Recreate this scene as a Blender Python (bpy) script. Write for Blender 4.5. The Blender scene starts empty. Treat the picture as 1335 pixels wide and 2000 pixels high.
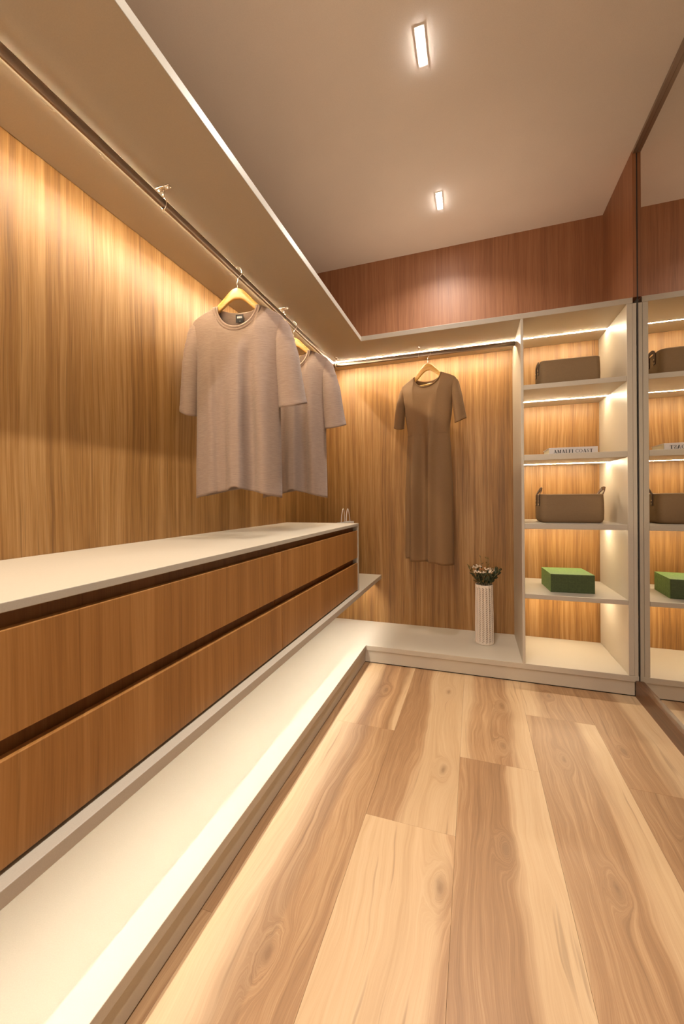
import bpy, bmesh, math, random
from mathutils import Vector, Matrix
sc = bpy.context.scene
COL = sc.collection
PI = math.pi

# ------------------------------------------------------------------ camera
W_PX, H_PX, F_PX, CX, CY = 1335, 2000, 768.2, 667.5, 975.6
cam = bpy.data.cameras.new('camera'); cam_ob = bpy.data.objects.new('camera', cam); COL.objects.link(cam_ob)
Rv = Vector((0.948007, 0.318143, -0.0082)); Uv = Vector((0.007042, 0.004789, 0.999964)); Fv = Vector((-0.318171, 0.948031, -0.0023))
cam_ob.matrix_world = Matrix(((Rv.x, Uv.x, -Fv.x, 0), (Rv.y, Uv.y, -Fv.y, 0), (Rv.z, Uv.z, -Fv.z, .9896), (0, 0, 0, 1)))
cam.sensor_fit = 'HORIZONTAL'; cam.sensor_width = 36; cam.lens = F_PX / W_PX * 36
cam.shift_x = 0; cam.shift_y = (CY - H_PX / 2) / W_PX
cam.clip_start = .02
sc.camera = cam_ob
# ------------------------------------------------------------------ world, exposure, strengths of the room's lamps
world = bpy.data.worlds.new('world'); sc.world = world; world.use_nodes = True
world.node_tree.nodes['Background'].inputs[0].default_value = (1, .76, .55, 1)
world.node_tree.nodes['Background'].inputs[1].default_value = 1.8
sc.view_settings.view_transform = 'Standard'; sc.view_settings.look = 'None'
sc.view_settings.exposure = 1.0; sc.view_settings.gamma = 1; sc.view_settings.use_curve_mapping = False
LED_COL = (1, .83, .57); LED_W = 310.0         # warm strips: colour, emission
LEDGE_W = 100.0
BAY_W = 205.0
SPOT_COL = (1, .93, .85); SPOT_W = 4.3        # ceiling lamps: colour, watts each
sc.cycles.diffuse_bounces = 6; sc.cycles.max_bounces = 12; sc.cycles.caustics_reflective = False
sc.cycles.sample_clamp_indirect = 4.0

# ------------------------------------------------------------------ helpers
def new_bm(): return bmesh.new()
def box(bm, x0, x1, y0, y1, z0, z1, mi=0):
    v = [bm.verts.new((x, y, z)) for z in (z0, z1) for y in (y0, y1) for x in (x0, x1)]
    for q in ((0, 2, 3, 1), (4, 5, 7, 6), (0, 1, 5, 4), (2, 6, 7, 3), (0, 4, 6, 2), (1, 3, 7, 5)):
        f = bm.faces.new([v[i] for i in q]); f.material_index = mi
    return v
def prism(bm, pts, axis, a0, a1):
    """polygon pts (2D) extruded along an axis ('x','y','z')"""
    def P(p, a):
        return {'x': (a, p[0], p[1]), 'y': (p[0], a, p[1]), 'z': (p[0], p[1], a)}[axis]
    A = [bm.verts.new(P(p, a0)) for p in pts]; B = [bm.verts.new(P(p, a1)) for p in pts]
    n = len(pts)
    bm.faces.new(A); bm.faces.new(B[::-1])
    for i in range(n): bm.faces.new((A[i], B[i], B[(i + 1) % n], A[(i + 1) % n]))
def tube(bm, path, r, n=10, closed=False, cap=True, up=Vector((0, 0, 1)), sec=None):
    """sweep a round (radius or list) or custom section along path"""
    path = [Vector(p) for p in path]; N = len(path); rings = []
    for i, p in enumerate(path):
        a = path[(i - 1) % N] if (closed or i > 0) else p
        b = path[(i + 1) % N] if (closed or i < N - 1) else p
        t = (b - a).normalized()
        s = t.cross(up)
        if s.length < 1e-4: s = t.cross(Vector((0, 1, 0)))
        s.normalize(); w = s.cross(t).normalized()
        rr = r[i] if isinstance(r, (list, tuple)) else r
        ring = []
        for k in range(n):
            if sec: c0, c1 = sec[k]
            else: c0, c1 = rr * math.cos(2 * PI * k / n), rr * math.sin(2 * PI * k / n)
            ring.append(bm.verts.new(p + s * c0 + w * c1))
        rings.append(ring)
    m = N if closed else N - 1
    for i in range(m):
        A, B = rings[i], rings[(i + 1) % N]
        for k in range(n): bm.faces.new((A[k], A[(k + 1) % n], B[(k + 1) % n], B[k]))
    if cap and not closed:
        bm.faces.new(rings[0][::-1]); bm.faces.new(rings[-1])
def make(name, bm, mats, parent=None, smooth=False, bevel=0, loc=None, auto=None):
    bmesh.ops.recalc_face_normals(bm, faces=bm.faces)
    me = bpy.data.meshes.new(name); bm.to_mesh(me); bm.free()
    for m in (mats if isinstance(mats, (list, tuple)) else [mats]): me.materials.append(m)
    if smooth:
        for p in me.polygons: p.use_smooth = True
    o = bpy.data.objects.new(name, me); COL.objects.link(o)
    if loc: o.location = loc
    if parent: o.parent = parent
    if bevel:
        b = o.modifiers.new('bevel', 'BEVEL'); b.width = bevel; b.segments = 2; b.limit_method = 'ANGLE'; b.angle_limit = .7
        b.harden_normals = False
    return o
def bx(name, mat, parent, x0, x1, y0, y1, z0, z1, bevel=.0012):
    bm = new_bm(); box(bm, x0, x1, y0, y1, z0, z1)
    return make(name, bm, mat, parent, bevel=bevel)
def tag(o, label=None, cat=None, group=None, kind=None):
    if label: o['label'] = label
    if cat: o['category'] = cat
    if group: o['group'] = group
    if kind: o['kind'] = kind
    return o
def empty(name, loc=(0, 0, 0), rz=0, label=None, cat=None, group=None):
    o = bpy.data.objects.new(name, None); COL.objects.link(o); o.location = loc; o.rotation_euler = (0, 0, rz)
    o.empty_display_size = .05
    return tag(o, label, cat, group)
def copy_tree(o, parent=None):
    c = o.copy(); COL.objects.link(c)
    if parent: c.parent = parent
    for ch in [k for k in bpy.data.objects if k.parent == o]: copy_tree(ch, c)
    return c

# ------------------------------------------------------------------ materials
class NT:
    def __init__(s, name):
        s.m = bpy.data.materials.new(name); s.m.use_nodes = True; s.t = s.m.node_tree
        s.b = s.t.nodes['Principled BSDF']
    def n(s, typ, **kw):
        x = s.t.nodes.new(typ)
        for k, v in kw.items(): setattr(x, k, v)
        return x
    def link(s, a, b): s.t.links.new(a, b)
    def put(s, sock, v):
        if hasattr(v, 'is_linked') or isinstance(v, bpy.types.NodeSocket): s.link(v, sock)
        else: sock.default_value = v
    def M(s, op, a, b=0.0, c=0.0, clamp=False):
        x = s.n('ShaderNodeMath', operation=op, use_clamp=clamp)
        s.put(x.inputs[0], a); s.put(x.inputs[1], b); s.put(x.inputs[2], c); return x.outputs[0]
    def xyz(s, v):
        x = s.n('ShaderNodeSeparateXYZ'); s.link(v, x.inputs[0]); return x.outputs
    def vec(s, a, b, c):
        x = s.n('ShaderNodeCombineXYZ'); s.put(x.inputs[0], a); s.put(x.inputs[1], b); s.put(x.inputs[2], c); return x.outputs[0]
    def noise(s, v, scale=1, detail=3, rough=.5, dist=0):
        x = s.n('ShaderNodeTexNoise'); s.link(v, x.inputs['Vector']); x.inputs['Scale'].default_value = scale
        x.inputs['Detail'].default_value = detail; x.inputs['Roughness'].default_value = rough; x.inputs['Distortion'].default_value = dist
        return x.outputs['Fac']
    def ramp(s, f, stops):
        x = s.n('ShaderNodeValToRGB'); s.link(f, x.inputs[0]); e = x.color_ramp.elements
        while len(e) < len(stops): e.new(.5)
        for i, (p, c) in enumerate(stops): e[i].position = p; e[i].color = (*c, 1)
        return x.outputs[0]
    def mix(s, f, a, b, mode='MIX'):
        x = s.n('ShaderNodeMix', data_type='RGBA', blend_type=mode)
        s.put(x.inputs[0], f)
        for k, v in ((6, a), (7, b)):
            if isinstance(v, tuple): x.inputs[k].default_value = (*v, 1)
            else: s.link(v, x.inputs[k])
        return x.outputs[2]
    def bump(s, h, strength=.2, dist=.001):
        x = s.n('ShaderNodeBump'); x.inputs['Strength'].default_value = strength; x.inputs['Distance'].default_value = dist
        s.link(h, x.inputs['Height']); s.link(x.outputs[0], s.b.inputs['Normal'])
    def attr(s, name):
        x = s.n('ShaderNodeAttribute', attribute_type='OBJECT', attribute_name=name); return x.outputs['Fac']
def plain(name, col, rough=.5, metal=0, emit=None, spec=.5):
    t = NT(name); t.b.inputs['Base Color'].default_value = (*col, 1); t.b.inputs['Roughness'].default_value = rough
    t.b.inputs['Metallic'].default_value = metal; t.b.inputs['Specular IOR Level'].default_value = spec
    if emit:
        t.b.inputs['Emission Color'].default_value = (*emit[0], 1); t.b.inputs['Emission Strength'].default_value = emit[1]
    return t.m
def wood_v(name, dark, mid, light, rough=.45, horiz=False):
    """veneer with vertical grain; u runs along the wall, z up"""
    t = NT(name); g = t.n('ShaderNodeTexCoord').outputs['Object']; x, y, z = t.xyz(g)
    u = t.M('ADD', x, y)
    if horiz: u, z = z, u
    wob = t.noise(t.vec(t.M('MULTIPLY', u, 3.0), 0.0, t.M('MULTIPLY', z, 1.1)), 1, 2)
    u2 = t.M('ADD', u, t.M('MULTIPLY', wob, .05))
    broad = t.noise(t.vec(t.M('MULTIPLY', u2, 11), 3.1, t.M('MULTIPLY', z, .35)), 1, 3, .55)
    streak = t.noise(t.vec(t.M('MULTIPLY', u2, 60), 7.7, t.M('MULTIPLY', z, .9)), 1, 4, .6, .3)
    fine = t.noise(t.vec(t.M('MULTIPLY', u2, 320), 1.7, t.M('MULTIPLY', z, 6)), 1, 3, .6)
    f = t.M('ADD', t.M('MULTIPLY', broad, .34), t.M('ADD', t.M('MULTIPLY', streak, .38), t.M('MULTIPLY', fine, .28)))
    c = t.ramp(f, [(.34, dark), (.50, mid), (.65, light)])
    pore = t.noise(t.vec(t.M('MULTIPLY', u2, 210), 5.5, t.M('MULTIPLY', z, 3.0)), 1, 2, .5)
    pm = t.M('MULTIPLY', t.M('SUBTRACT', pore, .60), 5.0, clamp=True)
    c = t.mix(t.M('MULTIPLY', pm, .6), c, tuple(k * .55 for k in dark))
    t.link(c, t.b.inputs['Base Color']); t.b.inputs['Roughness'].default_value = rough
    t.bump(fine, .12, .0006)
    return t.m
M_WOOD = wood_v('wall_veneer', (.105, .042, .009), (.265, .126, .032), (.41, .232, .090))
M_WOODD = wood_v('drawer_veneer', (.23, .092, .020), (.345, .150, .036), (.44, .21, .062))
M_WOODU = wood_v('upper_veneer_lit', (.19, .070, .028), (.285, .116, .048), (.37, .165, .074), .5)  # wall wood again, with the reddish cast of whiter light painted in
M_DARKW = wood_v('recess_wood', (.20, .075, .018), (.28, .11, .026), (.34, .14, .04))
M_SKIRT = wood_v('skirting_wood', (.05, .02, .008), (.11, .046, .018), (.19, .088, .036), .3, horiz=True)
def laminate(name, col, rough=.5):
    t = NT(name); g = t.n('ShaderNodeTexCoord').outputs['Object']
    n = t.noise(g, 420, 3, .6); n2 = t.noise(g, 3, 2)
    c = t.ramp(t.M('ADD', t.M('MULTIPLY', n, .6), t.M('MULTIPLY', n2, .4)), [(.3, tuple(k * .93 for k in col)), (.7, tuple(min(1, k * 1.05) for k in col))])
    t.link(c, t.b.inputs['Base Color']); t.b.inputs['Roughness'].default_value = rough; t.bump(n, .08, .0004)
    return t.m
M_LAM = laminate('cream_laminate', (.50, .44, .355), .42)
M_CEIL = laminate('ceiling_paint', (.86, .77, .68), .6)
M_WHITE = plain('white_paper', (.80, .77, .72), .6)
M_BLACK = plain('black_gap', (.012, .009, .007), .6)
M_STEEL = plain('brushed_steel', (.34, .27, .22), .42, 1)
M_CHROME = plain('bright_chrome', (.80, .76, .70), .10, 1)
M_MIRROR = plain('mirror_silver', (.80, .78, .74), .012, 1)
M_ALU = plain('bronze_aluminium', (.36, .28, .21), .35, .9)
M_LED = plain('led_diffuser', (.9, .85, .75), .5, 0, (LED_COL, LED_W))
M_LEDB = plain('led_diffuser_bay', (.9, .85, .75), .5, 0, (LED_COL, BAY_W))
M_LEDL = plain('led_diffuser_ledge', (.9, .85, .75), .5, 0, ((1, .93, .80), LEDGE_W))
M_SPOT = plain('spot_lens', (.9, .9, .88), .4, 0, ((1, .93, .86), 90.0))

def plank_mat():
    t = NT('oak_plank'); g = t.n('ShaderNodeTexCoord').outputs['Object']; x, y, z = t.xyz(g)
    seed = t.attr('seed'); kx = t.attr('knot_x'); ky = t.attr('knot_y'); k2x = t.attr('knot2_x'); k2y = t.attr('knot2_y')
    heart = t.attr('heart'); hw = t.attr('heart_width'); tone = t.attr('tone')
    w0 = t.noise(t.vec(t.M('MULTIPLY', x, 5), t.M('MULTIPLY', y, 1.6), seed), 1, 3)
    xw = t.M('ADD', x, t.M('MULTIPLY', t.M('SUBTRACT', w0, .5), .12))
    def dist(kx, ky):
        dx = t.M('SUBTRACT', x, kx); dy = t.M('MULTIPLY', t.M('SUBTRACT', y, ky), .42)
        wig = t.M('MULTIPLY', t.M('SUBTRACT', t.noise(t.vec(t.M('MULTIPLY', x, 40), t.M('MULTIPLY', y, 22), seed), 1, 3), .5), .016)
        return t.M('ADD', t.M('SQRT', t.M('ADD', t.M('MULTIPLY', dx, dx), t.M('MULTIPLY', dy, dy))), wig)
    def gauss(d, s):
        q = t.M('DIVIDE', d, s); return t.M('EXPONENT', t.M('MULTIPLY', t.M('MULTIPLY', q, q), -1.0))
    d1 = dist(kx, ky); d2 = dist(k2x, k2y)
    def blend(a, b, f): return t.M('ADD', a, t.M('MULTIPLY', t.M('SUBTRACT', b, a), f))
    gr = blend(xw, t.M('MULTIPLY', d1, 1.5), gauss(d1, .024)); gr = blend(gr, t.M('MULTIPLY', d2, 1.5), gauss(d2, .022))
    broad = t.noise(t.vec(t.M('MULTIPLY', gr, 22), t.M('MULTIPLY', y, .6), seed), 1, 3, .55)
    streak = t.noise(t.vec(t.M('MULTIPLY', gr, 95), t.M('MULTIPLY', y, 1.3), seed), 1, 4, .6, .25)
    fine = t.noise(t.vec(t.M('MULTIPLY', gr, 420), t.M('MULTIPLY', y, 9), seed), 1, 3, .6)
    # sapwood to heartwood band across the board
    q = t.M('DIVIDE', t.M('ABSOLUTE', t.M('SUBTRACT', t.M('ADD', xw, t.M('MULTIPLY', t.M('SUBTRACT', broad, .5), .05)), heart)), hw)
    hm = t.M('SUBTRACT', 1.0, t.M('DIVIDE', t.M('SUBTRACT', q, .8), .45), clamp=True)
    hm = t.M('MULTIPLY', hm, 1.0, clamp=True)
    f = t.M('ADD', t.M('MULTIPLY', broad, .40), t.M('ADD', t.M('MULTIPLY', streak, .36), t.M('MULTIPLY', fine, .24)))
    sap = t.ramp(f, [(.30, (.53, .33, .165)), (.52, (.66, .44, .245)), (.72, (.74, .53, .32))])
    hrt = t.ramp(f, [(.35, (.29, .15, .066)), (.50, (.42, .23, .108)), (.64, (.60, .37, .19))])
    c = t.mix(hm, sap, hrt)
    # cracks: sparse dark lines along the grain
    cr = t.noise(t.vec(t.M('MULTIPLY', gr, 70), t.M('MULTIPLY', y, 2.2), t.M('ADD', seed, 9.0)), 1, 2, .4)
    cm = t.M('MULTIPLY', t.M('SUBTRACT', cr, .665), 14.0, clamp=True)
    c = t.mix(t.M('MULTIPLY', cm, .35), c, (.17, .08, .03))
    kn = t.M('ADD', gauss(d1, .009), gauss(d2, .007), clamp=True)
    c = t.mix(t.M('MULTIPLY', kn, .6), c, (.16, .08, .035))
    halo = t.M('ADD', gauss(d1, .034), gauss(d2, .026), clamp=True)
    c = t.mix(t.M('MULTIPLY', halo, .18), c, (.30, .16, .075))
    c = t.mix(1.0, c, t.vec(tone, tone, tone), 'MULTIPLY')
    t.link(c, t.b.inputs['Base Color']); t.b.inputs['Roughness'].default_value = .42
    t.bump(t.M('ADD', t.M('MULTIPLY', fine, .6), t.M('MULTIPLY', streak, .4)), .18, .0006)
    return t.m
M_PLANK = plank_mat()

def cloth(name, dark, light, slub=True, rough=.9):
    t = NT(name); g = t.n('ShaderNodeTexCoord').outputs['Object']; x, y, z = t.xyz(g)
    a = t.noise(t.vec(t.M('MULTIPLY', x, 38), t.M('MULTIPLY', y, 38), t.M('MULTIPLY', z, 420)), 1, 3, .6)
    b = t.noise(t.vec(t.M('MULTIPLY', x, 900), t.M('MULTIPLY', y, 900), t.M('MULTIPLY', z, 900)), 1, 2, .5)
    f = t.M('ADD', t.M('MULTIPLY', a, .7 if slub else .2), t.M('MULTIPLY', b, .3 if slub else .8))
    c = t.ramp(f, [(.3, dark), (.7, light)])
    t.link(c, t.b.inputs['Base Color']); t.b.inputs['Roughness'].default_value = rough
    t.b.inputs['Sheen Weight'].default_value = .12 if slub else .02; t.b.inputs['Sheen Roughness'].default_value = .6
    t.b.inputs['Specular IOR Level'].default_value = .2
    t.bump(f, .5 if slub else .12, .0012)
    return t.m
M_TEE = cloth('taupe_jersey', (.235, .160, .122), (.33, .236, .182))
M_DRESS = cloth('brown_knit', (.165, .090, .038), (.215, .122, .056), False, .7)
M_CANVAS = cloth('taupe_canvas', (.205, .132, .070), (.27, .18, .10), False, .85)
M_LINING = plain('cream_lining', (.62, .52, .38), .8)
M_HANGER = wood_v('hanger_wood', (.55, .27, .055), (.70, .38, .09), (.80, .50, .15), .35, horiz=True)
M_RIM = plain('canvas_rim', (.42, .31, .20), .8)
M_LEATHER = plain('dark_leather', (.065, .028, .012), .45)
M_RIVET = plain('rivet_metal', (.75, .6, .4), .25, 1)
M_LABELB = plain('black_label', (.02, .018, .018), .8)
M_PRINT = plain('black_print', (.03, .028, .03), .7)
M_COVER = plain('book_cover', (.56, .52, .52), .55)
M_PAGES = plain('book_pages', (.72, .66, .52), .8)

# ------------------------------------------------------------------ dimensions (metres)
XL, XF, XH, XC, XP = -1.131, -.640, -.6327, -.658, -.6245
YB, YF, YR = 2.7597, 2.294, -1.5
XM = .765
Z_CAN, Z_CANT, Z_CEIL, Z_PL = 1.9396, 1.968, 2.6886, .1025
# ------------------------------------------------------------------ the setting
def struct(name, mat, x0, x1, y0, y1, z0, z1, parent=None):
    o = bx(name, mat, parent, x0, x1, y0, y1, z0, z1, 0)
    if not parent: o['kind'] = 'structure'
    return o
struct('wall_left', M_WOOD, XL - .08, XL, YR, YB + .08, 0, Z_CEIL)
struct('wall_back', M_WOOD, XL, XM + .1, YB, YB + .08, 0, Z_CANT - .014)
wu = struct('trim_1', M_WOODU, XL, XM + .1, YB, YB + .08, Z_CANT - .014, Z_CEIL)
tag(wu, 'wood cladding with painted-in reddish light on the back wall between overhead shelf and ceiling')
wr = new_bm()      # unseen rear wall; wide opening added so warm world light lifts the ceiling
for b_ in ((XL - .08, -.60, 0, Z_CEIL), (.62, XM + .1, 0, Z_CEIL), (-.60, .62, 2.40, Z_CEIL)): box(wr, b_[0], b_[1], YR - .08, YR, b_[2], b_[3])
tag(make('wall_rear', wr, M_LAM), kind='structure')
struct('wall_right', M_LAM, XM + .004, XM + .1, YR, YB, 0, Z_CEIL)
tag(struct('trim_2', M_WOODU, .7475, XM + .004, YF, YB, Z_CANT, Z_CEIL), 'narrow wood side panel above the overhead shelf next to the mirror')
struct('ceiling', M_CEIL, XL - .08, XM + .1, YR - .08, YB + .08, Z_CEIL, Z_CEIL + .08)
tag(struct('baseboard_right', M_SKIRT, .7475, XM + .004, YR, YF - .001, 0, .080), 'low dark wood skirting under the mirror')
floor = struct('floor', M_BLACK, XL - .08, XM + .1, YR - .08, YB + .08, -.03, -.0075)
# floor planks: six rows, each plank a piece of its own
rows = [  # x0, x1, [joints y], per-plank (heart, heart width, tone, k1, k2)
    (-.874, -.6022, [YR, -.43, .79, 1.9, 2.3], [(.20, .12, .9, (9, 9), (9, 9))] * 4),
    (-.6018, -.3292, [YR, -.785, .435, 1.655, 2.3], [(.2, .09, 1, (9, 9), (9, 9)), (.2, .09, 1, (.1, .3), (9, 9)), (.205, .10, 1.0, (.17, .32), (9, 9)), (.175, .07, 1.06, (.165, .34), (9, 9))]),
    (-.3288, -.0582, [YR, -.03, 1.19, 2.3], [(.2, .09, 1, (9, 9), (9, 9)), (.30, .06, 1.05, (.24, 1.05), (9, 9)), (.03, .075, 1.0, (.215, .28), (.20, .88))]),
    (-.0578, .2148, [YR, -.877, .343, 1.563, 2.3], [(.2, .09, 1, (9, 9), (9, 9)), (.1, .1, 1, (.1, .9), (9, 9)), (.075, .095, 1.0, (.135, .85), (.10, .28)), (.13, .075, 1.02, (.175, .44), (.16, .12))]),
    (.2152, .4888, [YR, -.483, .737, 1.957, 2.3], [(.2, .09, 1, (9, 9), (9, 9)), (.1, .1, 1, (9, 9), (9, 9)), (.09, .10, 1.0, (.12, .42), (.10, .93)), (.21, .13, .98, (.13, .22), (9, 9))]),
    (.4892, .764, [YR, -.87, .349, 1.569, 2.3], [(.2, .09, 1, (9, 9), (9, 9)), (.1, .1, 1, (.1, .8), (9, 9)), (.03, .12, .94, (.09, 1.0), (9, 9)), (.04, .10, 1.02, (.055, .22), (9, 9))]),
]
k = 0
for x0, x1, js, ps in rows:
    for (a, b), (h, hw, tone, k1, k2) in zip(zip(js[:-1], js[1:]), ps):
        bm = new_bm(); box(bm, 0, x1 - x0, 0, b - a - .0004, -.0075, 0)
        o = make('plank', bm, M_PLANK, floor, bevel=.0003, loc=(x0, a, 0))
        k += 1
        o['seed'] = float(k) * 3.71; o['heart'] = h; o['heart_width'] = hw; o['tone'] = tone * .78
        o['knot_x'] = float(k1[0]); o['knot_y'] = float(k1[1]); o['knot2_x'] = float(k2[0]); o['knot2_y'] = float(k2[1])

# ------------------------------------------------------------------ mirror
mir = empty('wall_mirror', (XM, .4, .08), 0, 'tall frameless mirror covering the right wall from skirting to ceiling', 'mirror')
def mp(name, mat, x0, x1, y0, y1, z0, z1, b=0):
    o = bx(name, mat, mir, x0 - XM, x1 - XM, y0 - .4, y1 - .4, z0 - .08, z1 - .08, b); return o
mp('mirror_glass', M_MIRROR, XM, XM + .0035, YR, YF - .002, .0802, Z_CEIL - .001)
tag(mp('top_rail', M_ALU, .7475, XM, YR, YF - .002, Z_CEIL - .018, Z_CEIL - .001, .001), 'bronze metal rail along the ceiling')
mp('edge_gap', M_BLACK, XM - .0022, XM - .0001, YF - .0035, YF - .0005, .0802, Z_CEIL - .019)  # black strip standing in for the dark gap at the mirror's edge

# ------------------------------------------------------------------ raised L-shaped base (platform)
plat = empty('raised_base', (-.9, 1.0, 0), 0, 'low cream L-shaped platform along the left and back walls, above the plank floor', 'platform')
def part(root, name, mat, x0, x1, y0, y1, z0, z1, b=.0012):
    L = root.location
    return bx(name, mat, root, x0 - L.x, x1 - L.x, y0 - L.y, y1 - L.y, z0 - L.z, z1 - L.z, b)
def lshape(root, name, mat, xf, yf, z0, z1, x1, b=.0015):
    L = root.location
    bm = new_bm()
    pts = [(XL + .001, YR), (xf, YR), (xf, yf), (x1, yf), (x1, YB - .001), (XL + .001, YB - .001)]
    prism(bm, [(p[0] - L.x, p[1] - L.y) for p in pts], 'z', z0 - L.z, z1 - L.z)
    return make(name, bm, mat, root, bevel=b)
lshape(plat, 'top_board', M_LAM, XP, YF, .073, Z_PL, .763)
lshape(plat, 'plinth', M_LAM, XP - .006, YF + .006, .004, .073, .7465, .0005)
lshape(plat, 'plinth_shadow_gap', M_BLACK, XP - .010, YF + .010, 0, .004, .7465, 0)  # recessed strip painted black for the shadow under the plinth

# ------------------------------------------------------------------ floating ledge over the base
ledge = empty('floating_ledge', (-.88, 1.0, .43), 0, 'thin cream wall ledge under the wooden drawers, lit from below', 'shelf')
lb_ = new_bm()
prism(lb_, [(XL + .001 + .88, -.0038), (XH - .08 + .88, -.0038), (XH - .08 + .88, -.0143), (XH + .88, -.0143), (XH + .88, .0125), (XL + .001 + .88, .0125)], 'y', YR - 1.0, YB - .001 - 1.0)
make('board', lb_, M_LAM, ledge, bevel=.0012)
part(ledge, 'led_strip', M_LEDL, XH - .0875, XH - .0815, YR, YB - .003, .4250, .4261, 0)

# ------------------------------------------------------------------ drawers on the ledge
units = [(-1.66, -.696), (-.694, .2885), (.2895, 1.2725), (1.2755, 2.243)]
labels = ['wooden drawer unit nearest behind the camera end of the run', 'wooden two-drawer unit beside the camera, out of frame at the left',
          'wooden two-drawer unit at the left edge of the picture, nearest in view', 'wooden two-drawer unit at the far end of the run, touching the end panel']
for (a, b), lb in zip(units[1:], labels[1:]):
    u = empty('drawer_unit', (-.9, (a + b) / 2, .4435), 0, lb, 'drawers', 'wooden drawer units in one run on the ledge')
    part(u, 'body', M_DARKW, XL + .002, XC - .030, a, b, .4427, .8258, 0)
    part(u, 'lower_drawer_front', M_WOODD, XC - .019, XC, a + .001, b - .001, .4500, .608, .0012).name = 'drawer_front'
    part(u, 'drawer_front', M_WOODD, XC - .019, XC, a + .001, b - .001, .639, .7994, .0012)
    part(u, 'drawer_box', M_DARKW, XC - .030, XC - .0195, a + .004, b - .004, .452, .600, 0)
    part(u, 'drawer_box', M_DARKW, XC - .030, XC - .0195, a + .004, b - .004, .641, .79, 0)
# continuous worktop with its waterfall end
wt = empty('worktop', (-.9, 1.0, .8262), 0, 'long cream worktop over the wooden drawers with a slim end panel', 'worktop')
part(wt, 'top_board', M_LAM, XL + .001, XC + .003, YR, 2.2615, .8260, .8415, .0012)
part(wt, 'end_panel', M_LAM, XL + .001, XC + .003, 2.2445, 2.2615, .4430, .8258, .001)

# ------------------------------------------------------------------ overhead L-shaped shelf with its strips
ov = empty('overhead_shelf', (-.88, 1.0, 1.95), 0, 'cream L-shaped overhead shelf running along the left and back walls', 'shelf')
lshape(ov, 'board', M_LAM, XF, YF, Z_CAN, Z_CANT, .7465)
part(ov, 'led_strip', M_LED, -.9422, -.9388, YR, 2.587, Z_CAN - .0012, Z_CAN - .0001, 0)
part(ov, 'led_strip', M_LED, -.944, .2395, 2.590, 2.5934, Z_CAN - .0012, Z_CAN - .0001, 0)

# ------------------------------------------------------------------ open shelf unit by the mirror
su = empty('open_shelf_unit', (.5, 2.5, Z_PL), 0, 'tall open shelf unit with four cream shelves and wood backs beside the mirror', 'shelf unit')
xa, xb, xc_ = .240, .2537, .7205
part(su, 'side_panel', M_LAM, xa, xb, YF, YB - .001, Z_PL + .0005, Z_CAN - .0005)
part(su, 'side_panel', M_LAM, xc_, .7440, YF, YB - .001, Z_PL + .0005, Z_CAN - .0005)
part(su, 'filler_strip', M_LAM, .7445, XM - .004, YF + .001, YF + .02, .1027, Z_CAN - .0005, .0006)
part(su, 'back_panel', M_WOOD, xb + .0005, xc_ - .0005, YB - .006, YB - .001, Z_PL + .0005, Z_CAN - .0005, 0)
shz = [(1.5595, 1.585), (1.184, 1.2143), (.821, .8485), (.4506, .4744)]
for z0, z1 in shz:
    L = su.location
    s = part(su, 'shelf', M_LAM, xb + .0004, xc_ - .0004, YF, YB - .0065, z0, z1)
    bm = new_bm(); box(bm, xb + .001 - L.x, xc_ - .001 - L.x, 2.590 - L.y, 2.5934 - L.y, z0 - .0012 - L.z, z0 - .0001 - L.z)
    make('led_strip', bm, M_LEDB, s)
part(su, 'led_strip', M_LEDB, xb + .001, xc_ - .001, 2.590, 2.5934, Z_CAN - .0012, Z_CAN - .0001, 0)

# ------------------------------------------------------------------ ceiling lamps
def ceiling_lamp(y, label, vis=True):
    r = empty('ceiling_light', (-.176, y, Z_CEIL), 0, label, 'ceiling light', 'slim linear lights recessed in the ceiling')
    bm = new_bm()
    for b in ((-.018, -.013, -.070, .070), (.013, .018, -.070, .070), (-.013, .013, -.070, -.066), (-.013, .013, .066, .070)):
        box(bm, b[0], b[1], b[2], b[3], -.002, 0)
    make('frame', bm, M_WHITE, r)
    for i in range(5):
        bm = new_bm()
        bmesh.ops.create_uvsphere(bm, u_segments=16, v_segments=8, radius=.0128)
        for v in bm.verts: v.co.z *= .5
        make('lens', bm, M_SPOT, r, True, loc=(0, (i - 2) * .0262, -.0006))
    L = bpy.data.lights.new('lamp_glow', 'AREA'); L.shape = 'RECTANGLE'; L.size = .022; L.size_y = .125
    L.energy = SPOT_W; L.color = SPOT_COL; L.spread = math.radians(132)
    lo = bpy.data.objects.new('lamp_glow', L); COL.objects.link(lo); lo.parent = r; lo.location = (0, 0, -.008)
    return r
ceiling_lamp(2.319, 'small slim white ceiling light near the upper wood wall')
ceiling_lamp(1.507, 'larger looking slim white ceiling light at the top of the picture')
ceiling_lamp(.69, 'slim ceiling light above the camera, out of frame')
ceiling_lamp(-.13, 'slim ceiling light behind the camera, out of frame')
ceiling_lamp(-.94, 'rearmost slim ceiling light, out of frame')

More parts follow.
